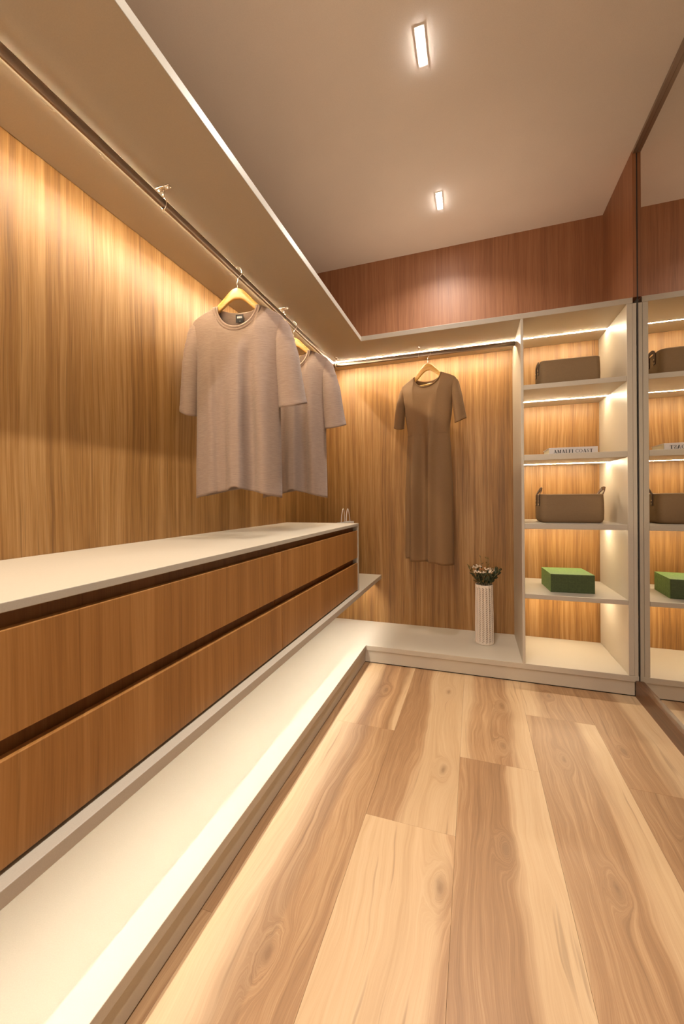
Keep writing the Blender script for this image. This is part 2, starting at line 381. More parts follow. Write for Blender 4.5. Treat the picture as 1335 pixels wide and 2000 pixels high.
# ------------------------------------------------------------------ hanging rails
ZR = 1.889; XR, YRD = -.887, 2.510
def oval(w, h, n=16):
    pts = []
    r = w / 2; s = h / 2 - r
    for k in range(n):
        a = 2 * PI * k / n
        pts.append((r * math.cos(a), r * math.sin(a) + (s if math.sin(a) > 1e-6 else -s)))
    return pts
OV = oval(.015, .027)
def ring_bracket(root, x, y, along, label=None):
    """strap ring under the rail, stem and screwed plate on the shelf above"""
    L = root.location; bm = new_bm()
    ca, sa = (0, 1) if along == 'y' else (1, 0)     # rail direction
    def P(u, v, z):  # u across rail, v along rail
        return (x - L.x + (u if along == 'y' else v), y - L.y + (v if along == 'y' else u), z - L.z)
    pts = [P(.0098 * math.cos(a), 0, ZR + .0165 * math.sin(a)) for a in [2 * PI * i / 18 for i in range(18)]]
    upv = Vector((0, 1, 0)) if along == 'y' else Vector((1, 0, 0))
    tube(bm, pts, .0022, 8, closed=True, up=upv)
    tube(bm, [P(0, 0, ZR + .016), P(0, 0, Z_CAN - .002)], .0028, 10)
    a = P(-.024, -.007, 0); b = P(.024, .007, 0)
    box(bm, min(a[0], b[0]), max(a[0], b[0]), min(a[1], b[1]), max(a[1], b[1]), Z_CAN - .0035 - L.z, Z_CAN - .0002 - L.z)
    br = make('bracket', bm, M_CHROME, root, True)
    for s in (-1, 1):
        bm = new_bm(); bmesh.ops.create_uvsphere(bm, u_segments=10, v_segments=6, radius=.0035, matrix=Matrix.Translation(P(s * .016, 0, Z_CAN - .0045)))
        make('screw', bm, M_CHROME, br, True)
rail1 = empty('hanging_rail', (XR, 1.0, ZR), 0, 'long metal clothes rail along the left wall holding two taupe shirts', 'clothes rail')
bm = new_bm(); tube(bm, [(0, YR - 1.0, 0), (0, YRD - .012 - 1.0, 0)], 1, 16, sec=OV); make('rail_tube', bm, M_STEEL, rail1, True)
for y in (-.65, .15, .965, 1.766): ring_bracket(rail1, XR, y, 'y')
rail2 = empty('hanging_rail', (-.3, YRD, ZR), 0, 'shorter metal clothes rail along the back wall holding the brown dress', 'clothes rail')
bm = new_bm(); tube(bm, [(XR - .008 + .3, 0, 0), (xa - .004 + .3, 0, 0)], 1, 16, sec=OV); make('rail_tube', bm, M_STEEL, rail2, True)
ring_bracket(rail2, XR + .012, YRD, 'x'); ring_bracket(rail2, -.325, YRD, 'x')
bm = new_bm(); tube(bm, [(xa - .005 + .3, 0, 0), (xa - .0002 + .3, 0, 0)], 1, 16, sec=oval(.026, .038)); make('end_socket', bm, M_CHROME, rail2, True, .001)

# ------------------------------------------------------------------ clothes hangers
def hanger_top(ax):          # top edge below the rail centre, ax = |x|
    c = [(0, -.058), (.012, -.059), (.022, -.0645), (.035, -.076), (.065, -.107), (.094, -.134), (.13, -.154), (.17, -.176), (.20, -.196)]
    return lerp_tab(c, ax)
def lerp_tab(c, x):
    if x <= c[0][0]: return c[0][1]
    for (a, va), (b, vb) in zip(c[:-1], c[1:]):
        if x <= b:
            t = (x - a) / (b - a); return va + (vb - va) * t
    return c[-1][1]
def smooth_tab(c, x):
    if x <= c[0][0]: return c[0][1]
    for (a, va), (b, vb) in zip(c[:-1], c[1:]):
        if x <= b:
            t = (x - a) / (b - a); t = t * t * (3 - 2 * t); return va + (vb - va) * t
    return c[-1][1]
def make_hanger(label, bar=True, half=.19):
    r = empty('clothes_hanger', (0, 0, ZR), 0, label, 'hanger', 'wooden clothes hangers on the rails')
    bm = new_bm(); n = 48; rings = []
    for i in range(n + 1):
        x = -half + 2 * half * i / n; ax = abs(x)
        zt = hanger_top(ax); th = lerp_tab([(0, .045), (.03, .041), (.06, .034), (.12, .026), (.2, .022)], ax)
        zb = zt - th; yc = .018 * (ax / .2) ** 2; d = .0065 + .002 * (ax / .2)
        ring = []
        for q in range(12):
            a = 2 * PI * q / 12
            ca, sa = math.cos(a), math.sin(a)
            sx = math.copysign(abs(ca) ** .45, ca); sz = math.copysign(abs(sa) ** .45, sa)
            ring.append(bm.verts.new((x, yc + d * sx, (zt + zb) / 2 + (th / 2) * sz)))
        rings.append(ring)
    for A, B in zip(rings[:-1], rings[1:]):
        for q in range(12): bm.faces.new((A[q], A[(q + 1) % 12], B[(q + 1) % 12], B[q]))
    bm.faces.new(rings[0]); bm.faces.new(rings[-1])
    make('arms', bm, M_HANGER, r, True)
    bm = new_bm(); R = .0205
    pts = [(0, 0, -.064), (0, 0, -.045), (0, 0, -.030)]
    for i in range(0, 16):
        a = -PI / 2 + .35 + (i / 15) * (PI * 1.38)
        pts.append((R * math.cos(a) * .92, 0, .0055 + R * math.sin(a)))
    tube(bm, pts, .0019, 8, up=Vector((0, 1, 0)))
    make('hook', bm, M_CHROME, r, True)
    if bar:
        bm = new_bm(); zb = hanger_top(.165) - .012
        tube(bm, [(-.168, .014, zb), (.168, .014, zb)], .0045, 10)
        make('trouser_bar', bm, M_HANGER, r, True)
    return r

# ------------------------------------------------------------------ garments
def garment(cfg):
    """returns dict of bmeshes in local frame: x across, y away from viewer, z relative to rail centre"""
    nk, ztip, znk, xtip = cfg['neck'], cfg['z_tip'], cfg['z_neck'], cfg['x_tip']
    zhem = cfg['z_hem']
    def ztop(x, front):
        ax = abs(x)
        if ax < nk:
            d = cfg['dip_f'] if front else cfg['dip_b']
            return znk - d * (max(0, 1 - (ax / nk) ** 2)) ** .55
        t = (ax - nk) / (xtip - nk)
        return znk + (ztip - znk) * (t * .85 + .15 * t * t * t * t) - .012 * max(0, (t - .85) / .15) ** 2
    def hw(z): return smooth_tab(cfg['hw'], -z)
    def thick(z): return smooth_tab(cfg['thick'], -z)
    bm = new_bm(); NU, NV = 96, 90
    def pt(u, v, front):
        # u -1..1, v 0..1
        x0 = u * xtip
        zt = ztop(x0, front)
        z = zt + (zhem - zt) * v
        w = hw(z)
        k = min(1, v * 3.5)
        # sides: from shoulder tip width into body width
        x = u * w if v > 0 else x0
        e = max(0, 1 - abs(u) ** 2.6) ** .5
        T = thick(z) * (1 - math.exp(-(zt - z) / .05)) if zt > z else 0
        base = .010 * e + (.016 * max(0, 1 - (abs(x0) / nk) ** 2) if abs(x0) < nk else 0) * math.exp(-(zt - z) / .05)
        y = (T * e + base) * (-1 if front else 1)
        fold = cfg['fold'](x, z, (zt - z), front)
        y += fold * e * (-1 if front else 1)
        x += cfg.get('sway', lambda z: 0)(z)
        z += cfg['hemwave'](u, front) * v ** 8
        return (x, y + cfg.get('yoff', 0), z)
    vs = {}
    for front in (True, False):
        for j in range(NV + 1):
            for i in range(NU + 1):
                u = -1 + 2 * i / NU; v = (j / NV) ** 1.15
                if not front and i in (0, NU): vs[(front, i, j)] = vs[(True, i, j)]; continue
                if not front and j == 0 and abs(u * xtip) >= nk: vs[(front, i, j)] = vs[(True, i, j)]; continue
                vs[(front, i, j)] = bm.verts.new(pt(u, v, front))
        for j in range(NV):
            for i in range(NU):
                q = [vs[(front, i, j)], vs[(front, i + 1, j)], vs[(front, i + 1, j + 1)], vs[(front, i, j + 1)]]
                q2 = []
                for a in q:
                    if a not in q2: q2.append(a)
                if len(q2) > 2:
                    try: bm.faces.new(q2)
                    except ValueError: pass
    # neckband: flat ribbed band along the neck edge
    nb = new_bm(); loop = []
    N = 40
    for i in range(N):
        a = PI * i / N; x = -nk * math.cos(a); p = pt(x / xtip, 0, True); loop.append(Vector(p))
    for i in range(N):
        a = PI * i / N; x = nk * math.cos(a); p = pt(x / xtip, 0, False); loop.append(Vector(p))
    bw = cfg['band']
    rings = []
    cen = Vector((0, 0, znk - .02))
    for i, p in enumerate(loop):
        d = (loop[(i + 1) % len(loop)] - loop[i - 1]).normalized()
        front = i <= N
        out = Vector((d.z, 0, -d.x)) if False else (Vector((p.x, 0, p.z)) - Vector((0, 0, znk + .015))).normalized()
        yd = -1 if front else 1
        if i in (0, N): yd = 0
        ring = []
        for s, off in ((-.15, .0012), (-.2, .0045), (.30, .0075), (.42, .0040), (.54, .0072), (1.0, .0066), (1.04, .0002), (.4, -.0005)):
            q = p + out * (bw * s); q.y += yd * off; 
            if not front and s > 0: q.y += .001
            ring.append(nb.verts.new(q))
        rings.append(ring)
    for i in range(len(rings)):
        A, B = rings[i], rings[(i + 1) % len(rings)]
        for q in range(8): nb.faces.new((A[q], A[(q + 1) % 8], B[(q + 1) % 8], B[q]))
    # sleeves
    sleeves = []
    for side, S in ((-1, cfg['sl']), (1, cfg['sr'])):
        sb = new_bm(); n = 32; rows_ = 46; rings = []
        for j in range(rows_ + 1):
            t = j / rows_
            dome = math.sqrt(max(.02, 1 - max(0, 1 - t / .07) ** 2))
            cx = lerp_tab(S['co'], t); cz = S['z'][0] + (S['z'][1] - S['z'][0]) * t
            a = lerp_tab(S['ao'], t) * dome; b = lerp_tab(S['bo'], t) * dome
            ridge = .0022 * math.exp(-((t - S['seam']) / .012) ** 2) - .0016 * math.exp(-((t - S['seam'] - .03) / .01) ** 2)
            if t > .93: ridge += .0012
            if abs(t - .93) < .012: ridge -= .001
            ring = []
            for q in range(n):
                an = 2 * PI * q / n; ca, sa = math.cos(an), math.sin(an)
                wob = 1 + S['wob'] * math.sin(3 * an + 5 * t + side) * min(1, t * 2)
                x = cx + (a * wob + ridge) * ca; y = (b * wob + ridge) * sa + S.get('y', 0) * t
                z = cz + (ca * side) * S['tilt'] * min(1, t * 1.2) + y * .30 * t * t
                ring.append(sb.verts.new((x, y + cfg.get('yoff', 0), z)))
            rings.append(ring)
        for A, B in zip(rings[:-1], rings[1:]):
            for q in range(n): sb.faces.new((A[q], A[(q + 1) % n], B[(q + 1) % n], B[q]))
        top = sb.verts.new((S['co'][0][1], cfg.get('yoff', 0), S['z'][0] + .001))
        for q in range(n): sb.faces.new((top, rings[0][(q + 1) % n], rings[0][q]))
        sleeves.append(sb)
    return bm, nb, sleeves, pt
def solid(o, th=.0016, sub=0):
    m = o.modifiers.new('solid', 'SOLIDIFY'); m.thickness = th; m.offset = -1
    if sub: s = o.modifiers.new('sub', 'SUBSURF'); s.levels = sub; s.render_levels = sub
def g(x, c, s): return math.exp(-((x - c) / s) ** 2)
def tee_fold(x, z, d, front):
    k = min(1, max(0, (d - .03) / .35)); k2 = min(1, max(0, d / .6))
    f = 0
    xx = x - .018 * k2
    f += .020 * k * (g(xx, .016, .030) if xx < .016 else g(xx, .016, .013))     # ridge, steep on its right
    f -= .015 * k * g(xx, .052, .020)
    f += .010 * k * g(xx, .105, .028)
    f -= .008 * k * g(xx, -.055, .026)
    f += .007 * k2 * g(xx, -.115, .030)
    f += .0035 * math.sin(38 * x + 5 * z) * k
    f += .004 * g(d, .10, .05) * math.sin(24 * x + 1.2)
    f += .012 * k2 * g(xx, -.02, .02) - .006 * k * g(xx, -.085, .012)
    f *= 1.6
    return f if front else f * .5 + .008 * k * math.sin(26 * x + 1)
def tee_hem(u, front):
    return (.010 * math.sin(3.2 * u + 1.4) + .010 * g(u, .10, .14) - .012 * abs(u) ** 3) + (.006 if not front else 0)
TEE = dict(neck=.082, dip_f=.093, dip_b=.016, z_neck=-.130, z_tip=-.188, x_tip=.192, z_hem=-.872, band=.017,
           hw=[(.12, .192), (.20, .192), (.27, .180), (.34, .170), (.55, .172), (.88, .176)],
           thick=[(.12, .012), (.25, .036), (.5, .046), (.88, .052)],
           fold=tee_fold, hemwave=tee_hem,
           sl=dict(co=[(0, -.174), (.1, -.182), (.35, -.192), (1, -.204)], z=(-.187, -.548), ao=[(0, .015), (.1, .026), (.35, .031), (1, .034)], bo=[(0, .006), (.1, .016), (.3, .036), (.5, .046), (1, .050)], seam=.26, wob=.03, tilt=.014, y=.0),
           sr=dict(co=[(0, .172), (.1, .183), (.45, .203), (1, .222)], z=(-.187, -.532), ao=[(0, .016), (.1, .029), (.45, .045), (1, .055)], bo=[(0, .006), (.1, .016), (.3, .034), (.5, .044), (1, .046)], seam=.26, wob=.03, tilt=.006, y=-.004))
def make_tee(label):
    r = empty('t_shirt', (0, 0, ZR), 0, label, 't-shirt', 'taupe t-shirts hung on the left rail')
    bm, nb, sl, pt = garment(TEE)
    o = make('shirt_body', bm, M_TEE, r, True); solid(o)
    make('neckband', nb, M_TEE, r, True)
    for s in sl: o = make('sleeve', s, M_TEE, r, True); solid(o)
    # black neck label sewn inside the back
    bm = new_bm(); zc = -.168
    box(bm, -.0155, .0155, .0190, .0200, zc - .018, zc + .014)
    lb = make('neck_label', bm, M_LABELB, r); tag(lb, 'small black woven label inside the collar')
    bm = new_bm()
    for i, wd in enumerate((.0034, .0030, .0034, .0026, .0034)):
        xx = -.0098 + i * .0042
        box(bm, xx, xx + wd, .0183, .0188, zc - .001, zc + .0055)
    box(bm, -.0098, .0098, .0183, .0188, zc + .0066, zc + .0074)
    box(bm, .0005, .003, .0183, .0188, zc - .0145, zc - .0115)
    make('label_print', bm, M_WHITE, lb)
    return r
tee = make_tee('nearest taupe short sleeve t-shirt, in front of the second shirt on the left rail')
tee.location = (XR, 1.357, ZR); tee.rotation_euler = (0, 0, math.radians(12.0))
hg = make_hanger('wooden hanger inside the nearest taupe t-shirt', bar=False)
hg.location = (XR, 1.357, ZR); hg.rotation_euler = tee.rotation_euler
tee2 = copy_tree(tee); tee2['label'] = 'farther taupe t-shirt half hidden behind the nearest one, close to the corner'
tee2.location = (XR, 1.872, ZR); tee2.rotation_euler = (0, 0, math.radians(5))
hg2 = copy_tree(hg); hg2['label'] = 'wooden hanger inside the farther t-shirt, mostly hidden'
hg2.location = (XR, 1.872, ZR); hg2.rotation_euler = tee2.rotation_euler

def dress_fold(x, z, d, front):
    k = min(1, max(0, (d - .08) / .35)); k3 = min(1, max(0, (d - .35) / .35)); f = 0
    f -= .018 * k * g(x, -.015, .030)
    f += .022 * k3 * g(x, -.075, .030)
    f -= .020 * k3 * g(x, -.125, .020)
    f += .024 * k * (g(x, .045, .030) if x > .045 else g(x, .045, .016))
    f += .010 * k3 * g(x, .12, .04)
    f -= .004 * g(z, -.505, .004) * (1 if front else 0) * .5
    f += .002 * math.sin(45 * x + 3 * z) * k
    f *= 1.7
    return f if front else f * .4 + .010 * k3 * math.sin(30 * x)
DRESS = dict(neck=.090, dip_f=.078, dip_b=.034, z_neck=-.128, z_tip=-.182, x_tip=.190, z_hem=-1.292, band=.006,
             hw=[(.12, .19), (.20, .188), (.26, .170), (.34, .158), (.50, .140), (.62, .148), (.9, .160), (1.3, .162)],
             thick=[(.12, .012), (.25, .045), (.5, .045), (.8, .05), (1.3, .055)],
             fold=dress_fold, hemwave=lambda u, f: -.010 * max(0, u) + .004 * math.sin(6 * u),
             sl=dict(co=[(0, -.172), (.1, -.179), (.45, -.194), (1, -.214)], z=(-.181, -.440), ao=[(0, .014), (.1, .021), (.45, .028), (1, .031)], bo=[(0, .006), (.1, .014), (.35, .034), (.6, .042), (1, .042)], seam=-1, wob=.04, tilt=.010, y=.012),
             sr=dict(co=[(0, .172), (.1, .179), (.45, .194), (1, .214)], z=(-.181, -.440), ao=[(0, .014), (.1, .021), (.45, .028), (1, .031)], bo=[(0, .006), (.1, .014), (.35, .034), (.6, .042), (1, .042)], seam=-1, wob=.04, tilt=.010, y=-.012))
dr = empty('dress', (-.27, YRD, ZR), 0, 'long brown short sleeve dress hanging alone on the back rail', 'dress')
bm, nb, sl, pt = garment(DRESS)
o = make('dress_body', bm, M_DRESS, dr, True); solid(o, .0012)
make('neckband', nb, M_DRESS, dr, True)
for s in sl: o = make('sleeve', s, M_DRESS, dr, True); solid(o, .0012)
bm = new_bm(); box(bm, -.026, .026, .0265, .0275, -.178, -.170); tag(make('neck_label', bm, M_WHITE, dr), 'narrow white label inside the neckline')
bm = new_bm(); pts = []
for i in range(41):
    u = -.97 + 1.94 * i / 40; x0 = u * .19
    v = .348
    p = pt(u, v, True); p2 = None
    # slide down the sheet to the waist height
    lo_, hi_ = 0, 1
    for _ in range(20):
        m_ = (lo_ + hi_) / 2
        if pt(u, m_, True)[2] > -.505: lo_ = m_
        else: hi_ = m_
    p = pt(u, lo_, True); pts.append((p[0], p[1] - .0012, p[2]))
tube(bm, pts, .0016, 6, up=Vector((0, 1, 0)))
make('waist_seam', bm, M_DRESS, dr, True)
dr.rotation_euler = (0, 0, math.radians(-20))
hg3 = make_hanger('wooden hanger inside the long brown dress', bar=True); hg3.location = dr.location; hg3.rotation_euler = dr.rotation_euler

# ------------------------------------------------------------------ storage baskets
def make_basket(label, hh=.036, lean=.020):
    r = empty('storage_basket', (0, 0, 0), 0, label, 'basket', 'taupe canvas storage baskets with leather handles')
    Lx, Ly, H = .150, .095, .153
    def outline(hx, hy, rad, n=8):
        pts = []
        for cx, cy, a0 in ((hx - rad, hy - rad, 0), (-hx + rad, hy - rad, PI / 2), (-hx + rad, -hy + rad, PI), (hx - rad, -hy + rad, 1.5 * PI)):
            for k in range(n + 1):
                a = a0 + PI / 2 * k / n; pts.append((cx + rad * math.cos(a), cy + rad * math.sin(a)))
        return pts
    def shell(inset, z0, z1, mat, name, flip):
        bm = new_bm(); rings = []
        prof = [(0, -.012), (.006, -.004), (.02, .0015), (.06, .003), (.11, .002), (H - .008, 0), (H, .0)]
        prof = [(max(z, z0), w) for z, w in prof]
        for z, w in prof:
            rad = .028
            pts = outline(Lx + w - inset, Ly + w - inset, rad - inset * .5)
            rings.append([bm.verts.new((px * (1 + .004 * math.sin(z * 60)), py, z + (.003 * math.sin(px * 25) if z > .12 else 0))) for px, py in pts])
        n = len(rings[0])
        for A, B in zip(rings[:-1], rings[1:]):
            for q in range(n): bm.faces.new((A[q], A[(q + 1) % n], B[(q + 1) % n], B[q]))
        bm.faces.new(rings[0][::-1])
        return bm, rings
    bm, rg = shell(0, 0, H, None, '', False); make('canvas_shell', bm, M_CANVAS, r, True)
    bm, rg2 = shell(.0035, .004, H, None, '', True); make('lining', bm, M_LINING, r, True)
    bm = new_bm()
    pts = [(px, py, H + .003 * math.sin(px * 25)) for px, py in outline(Lx - .0015, Ly - .0015, .028)]
    tube(bm, pts, .0026, 6, closed=True); make('rim', bm, M_RIM, r, True)
    for sx in (-1, 1):
        bm = new_bm(); X = sx * (Lx + .0045); w = .010
        path = []
        for yy, zz in ((-.038, .090), (-.038, .150), (-.036, .150 + hh * .5), (-.022, .150 + hh * .92), (0, .150 + hh), (.022, .150 + hh * .92), (.036, .150 + hh * .5), (.038, .150), (.038, .090)):
            path.append((X + max(0, zz - .150) / hh * lean, yy, zz))
        tube(bm, path, 1, 4, up=Vector((sx, 0, 0)), sec=[(-.010, -.0018), (.010, -.0018), (.010, .0018), (-.010, .0018)])
        hnd = make('handle', bm, M_LEATHER, r, False); tag(hnd, 'dark leather strap handle')
        for yy in (-.036, .036):
            for zz in (.100, .118):
                bm = new_bm(); bmesh.ops.create_uvsphere(bm, u_segments=8, v_segments=6, radius=.0033, matrix=Matrix.Translation((X + sx * .0014, yy, zz)))
                make('rivet', bm, M_RIVET, hnd, True)
    return r
bk = make_basket('lower taupe canvas basket with upright leather handles, on the shelf above the green box')
bk.location = (.497, 2.484, .8487); bk.rotation_euler = (0, 0, math.radians(2.5))
bk2 = make_basket('upper taupe canvas basket on the highest shelf of the unit', .014, .004)
bk2.location = (.492, 2.485, 1.5852); bk2.rotation_euler = (0, 0, math.radians(1.5)); bk2.scale = (.95, 1, .95)

# ------------------------------------------------------------------ green box
def green_mat(name, dark, light, sc_):
    t = NT(name); v = t.n('ShaderNodeTexCoord').outputs['Object']; x, y, z = t.xyz(v)
    a = t.M('MULTIPLY', t.M('ADD', x, t.M('MULTIPLY', y, .6)), sc_); b = t.M('MULTIPLY', t.M('ADD', z, t.M('MULTIPLY', y, .8)), sc_)
    p = t.M('MULTIPLY', t.M('COSINE', a), t.M('COSINE', b))
    q = t.M('ABSOLUTE', t.M('SUBTRACT', t.M('ABSOLUTE', p), .45))
    pm = t.M('SUBTRACT', 1.0, t.M('MULTIPLY', q, 6.0), clamp=True)
    n = t.noise(v, 60, 3, .6)
    c = t.ramp(n, [(.3, dark), (.7, light)]); c = t.mix(t.M('MULTIPLY', pm, .22), c, tuple(min(1, k * 2.0) for k in light))
    t.link(c, t.b.inputs['Base Color']); t.b.inputs['Roughness'].default_value = .6; t.bump(n, .2, .0008)
    return t.m
M_GREEN = green_mat('green_velvet', (.085, .16, .040), (.13, .225, .058), 95)
M_GREEN_SHADE = green_mat('green_shaded', (.028, .045, .010), (.042, .065, .016), 95)  # darker copy of the box green, shade of the front painted in
gb = empty('gift_box', (.39, 2.379, .4746), math.radians(3.5), 'flat green patterned drawer box on the second shelf from the bottom', 'box')
bm = new_bm(); WB, DB, HB, T = .212, .218, .098, .003
box(bm, 0, WB, 0, DB, 0, T); box(bm, 0, WB, 0, DB, HB - T, HB); box(bm, 0, T, 0, DB, T, HB - T); box(bm, WB - T, WB, 0, DB, T, HB - T); box(bm, T, WB - T, DB - T, DB, T, HB - T)
make('sleeve', bm, M_GREEN, gb)
bm = new_bm(); box(bm, T + .001, WB - T - .001, -.0002, DB - T - .001, T + .0005, HB - T - .001); box(bm, .0006, WB - .0006, -.0022, -.0002, .0006, HB - .0006); make('drawer', bm, M_GREEN_SHADE, gb, bevel=.001)

# ------------------------------------------------------------------ book with lettering
bo = empty('book', (.389, 2.392, 1.2145), math.radians(1.5), 'thick pale hardcover book lying flat with black serif spine lettering, on the middle shelf', 'book')
BL, BD, BH = .232, .165, .041
bm = new_bm(); box(bm, 0, BL, 0, BD, 0, .003); box(bm, 0, BL, 0, BD, BH - .003, BH); box(bm, 0, BL, -.0005, .003, 0, BH)
make('cover', bm, M_COVER, bo, bevel=.0008)
bm = new_bm(); box(bm, .004, BL - .004, .0032, BD - .004, .0031, BH - .0031)
make('pages', bm, M_PAGES, bo)
def glyphs():
    th, tn, sf = .24, .07, .06
    def quad(*p): return [list(p)]
    def rect(x0, x1, z0, z1): return [(x0, z0), (x1, z0), (x1, z1), (x0, z1)]
    def line(x0, z0, x1, z1, w): return [(x0 - w / 2, z0), (x0 + w / 2, z0), (x1 + w / 2, z1), (x1 - w / 2, z1)]
    def arc(cx, cz, rx, rz, a0, a1, n=14):
        out = []
        for i in range(n):
            p = []
            for a, s in ((a0 + (a1 - a0) * i / n, 1), (a0 + (a1 - a0) * (i + 1) / n, 1)):
                w = tn * .5 + (th - tn) * .55 * abs(math.cos(a)); p.append((a, w))
            (a, wa), (b, wb) = p
            out.append([(cx + rx * math.cos(a), cz + rz * math.sin(a)), (cx + rx * math.cos(b), cz + rz * math.sin(b)),
                        (cx + (rx - wb * 1.2) * math.cos(b), cz + (rz - tn) * math.sin(b)), (cx + (rx - wa * 1.2) * math.cos(a), cz + (rz - tn) * math.sin(a))])
        return out
    G = {}
    G['A'] = (.86, [line(.12, 0, .42, 1, tn), line(.72, 0, .42, 1, th), rect(.2, .64, .28, .28 + tn), rect(0, .26, 0, sf), rect(.54, .88, 0, sf)])
    G['M'] = (1.10, [rect(.12, .12 + tn, 0, 1), line(.20, 1, .52, 0, th), line(.52, 0, .84, 1, tn), rect(.80, .80 + th, 0, 1), rect(0, .32, 0, sf), rect(.70, 1.10, 0, sf), rect(.02, .26, 1 - sf, 1), rect(.78, 1.10, 1 - sf, 1)])
    G['L'] = (.72, [rect(.12, .12 + th, 0, 1), rect(0, .66, 0, sf), rect(.62, .68, 0, .30), rect(0, .46, 1 - sf, 1)])
    G['F'] = (.70, [rect(.12, .12 + th, 0, 1), rect(0, .64, 1 - sf, 1), rect(.60, .66, .72, 1), rect(.3, .52, .48, .48 + tn), rect(.50, .55, .38, .64), rect(0, .46, 0, sf)])
    G['I'] = (.46, [rect(.11, .11 + th, 0, 1), rect(0, .46, 0, sf), rect(0, .46, 1 - sf, 1)])
    G['C'] = (.84, arc(.44, .5, .44, .5, .75, 2 * PI - .75, 20) + [rect(.70, .76, .62, .95), rect(.70, .76, .06, .30)])
    G['O'] = (.90, arc(.44, .5, .44, .5, 0, 2 * PI, 28))
    G['S'] = (.64, arc(.31, .74, .28, .26, .5, PI, 10) + arc(.31, .26, .30, .26, PI * 2, PI + .5, 10)[::-1] + [[(.03, .72), (.16, .78), (.60, .30), (.46, .22)], rect(.02, .07, .04, .32), rect(.53, .58, .70, .96)]
              + arc(.31, .26, .30, .26, PI + .5, 2 * PI, 10))
    G['T'] = (.80, [rect(.28, .28 + th, 0, 1), rect(0, .80, 1 - sf, 1), rect(0, .06, .68, 1), rect(.74, .80, .68, 1), rect(.16, .64, 0, sf)])
    return G
G_ = glyphs()
def lettering(text, width, height, gap=.13, space=.45):
    tot = sum(G_[c][0] + gap if c != ' ' else space for c in text) - gap
    sx = width / tot; bm = new_bm(); x = 0
    for c in text:
        if c == ' ': x += space; continue
        for poly in G_[c][1]:
            v = [bm.verts.new(((x + p[0]) * sx, 0, p[1] * height)) for p in poly]
            try: bm.faces.new(v)
            except ValueError: pass
        x += G_[c][0] + gap
    return bm
bm = lettering('AMALFI COAST', .186, .0185)
o = make('spine_lettering', bm, M_PRINT, bo, loc=(.022, -.0012, .011)); tag(o, 'black serif capitals reading AMALFI COAST')

# ------------------------------------------------------------------ vase with dried flowers
M_CER = plain('matte_ceramic', (.66, .57, .48), .55); M_CER_SHADE = plain('ceramic_slot_shade', (.16, .085, .045), .8)  # second colour paints the shadow inside the shallow slots
vs_ = empty('vase', (.054, 2.552, Z_PL + .0003), 0, 'tall white ribbed ceramic vase standing at the right end of the platform', 'vase')
bm = new_bm(); NT_, NZ, HV, RV = 16 * 16, 31 * 10, .358, .0525
rings = []
mask = {}
for j in range(NZ + 1):
    z = .006 + (HV - .012) * j / NZ; ring = []
    rb = RV + .0025 * math.exp(-(z / .03) ** 2) + .0012 * math.sin(z * 14)
    for i in range(NT_):
        a = (i % 16) / 16; th = 2 * PI * i / NT_
        ph = (j / 10 + a * 1.3) % 1
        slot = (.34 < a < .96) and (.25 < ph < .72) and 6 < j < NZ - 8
        rib = .0012 * math.cos(2 * PI * (a - .18)) if a < .36 else -.0004
        r = rb + rib - (.0036 if slot else 0)
        rr = r * (1 - .012 * math.cos(8 * th))
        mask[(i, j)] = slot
        ring.append(bm.verts.new((rr * math.cos(th), rr * math.sin(th), z)))
    rings.append(ring)
for j in range(NZ):
    for i in range(NT_):
        i2 = (i + 1) % NT_
        f = bm.faces.new((rings[j][i], rings[j][i2], rings[j + 1][i2], rings[j + 1][i]))
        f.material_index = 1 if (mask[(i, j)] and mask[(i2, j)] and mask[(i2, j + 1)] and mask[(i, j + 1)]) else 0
c0 = [bm.verts.new((v.co.x * .95, v.co.y * .95, 0)) for v in rings[0]]
c1 = [bm.verts.new((v.co.x * .985, v.co.y * .985, HV)) for v in rings[-1]]
c2 = [bm.verts.new((v.co.x * .93, v.co.y * .93, HV)) for v in rings[-1]]
c3 = [bm.verts.new((v.co.x * .90, v.co.y * .90, HV - .12)) for v in rings[-1]]
for A, B in ((c0, rings[0]), (rings[-1], c1), (c1, c2), (c2, c3)):
    for i in range(NT_): bm.faces.new((A[i], A[(i + 1) % NT_], B[(i + 1) % NT_], B[i]))
bm.faces.new(c0[::-1]); bm.faces.new(c3)
make('vase_body', bm, [M_CER, M_CER_SHADE], vs_, False)

rnd = random.Random(5)
M_LEAF = plain('dark_leaf', (.030, .040, .014), .6); M_LEAF2 = plain('olive_leaf', (.13, .085, .016), .6)
M_STEM = plain('dry_stem', (.14, .11, .04), .7); M_WFL = plain('white_blossom', (.78, .66, .52), .7)
M_OFL = plain('orange_blossom', (.48, .17, .05), .7)
bq = empty('flower_bouquet', (.054, 2.552, .46), 0, 'small dried bouquet of white and orange blossoms with dark leaves, in the vase', 'flowers')
def leaf(bm, p, d, ln, wd, twist):
    d = d.normalized(); s = d.cross(Vector((math.cos(twist), math.sin(twist), .3))).normalized(); nn = s.cross(d)
    prev = None
    prof = [(0, .12), (.25, .8), (.5, 1), (.78, .65), (1, .03)]
    for t, w in prof:
        c = p + d * ln * t + nn * ln * .18 * t * t
        row = [bm.verts.new(c - s * wd * w), bm.verts.new(c + nn * wd * .25 * w), bm.verts.new(c + s * wd * w)]
        if prev:
            bm.faces.new((prev[0], prev[1], row[1], row[0])); bm.faces.new((prev[1], prev[2], row[2], row[1]))
        prev = row
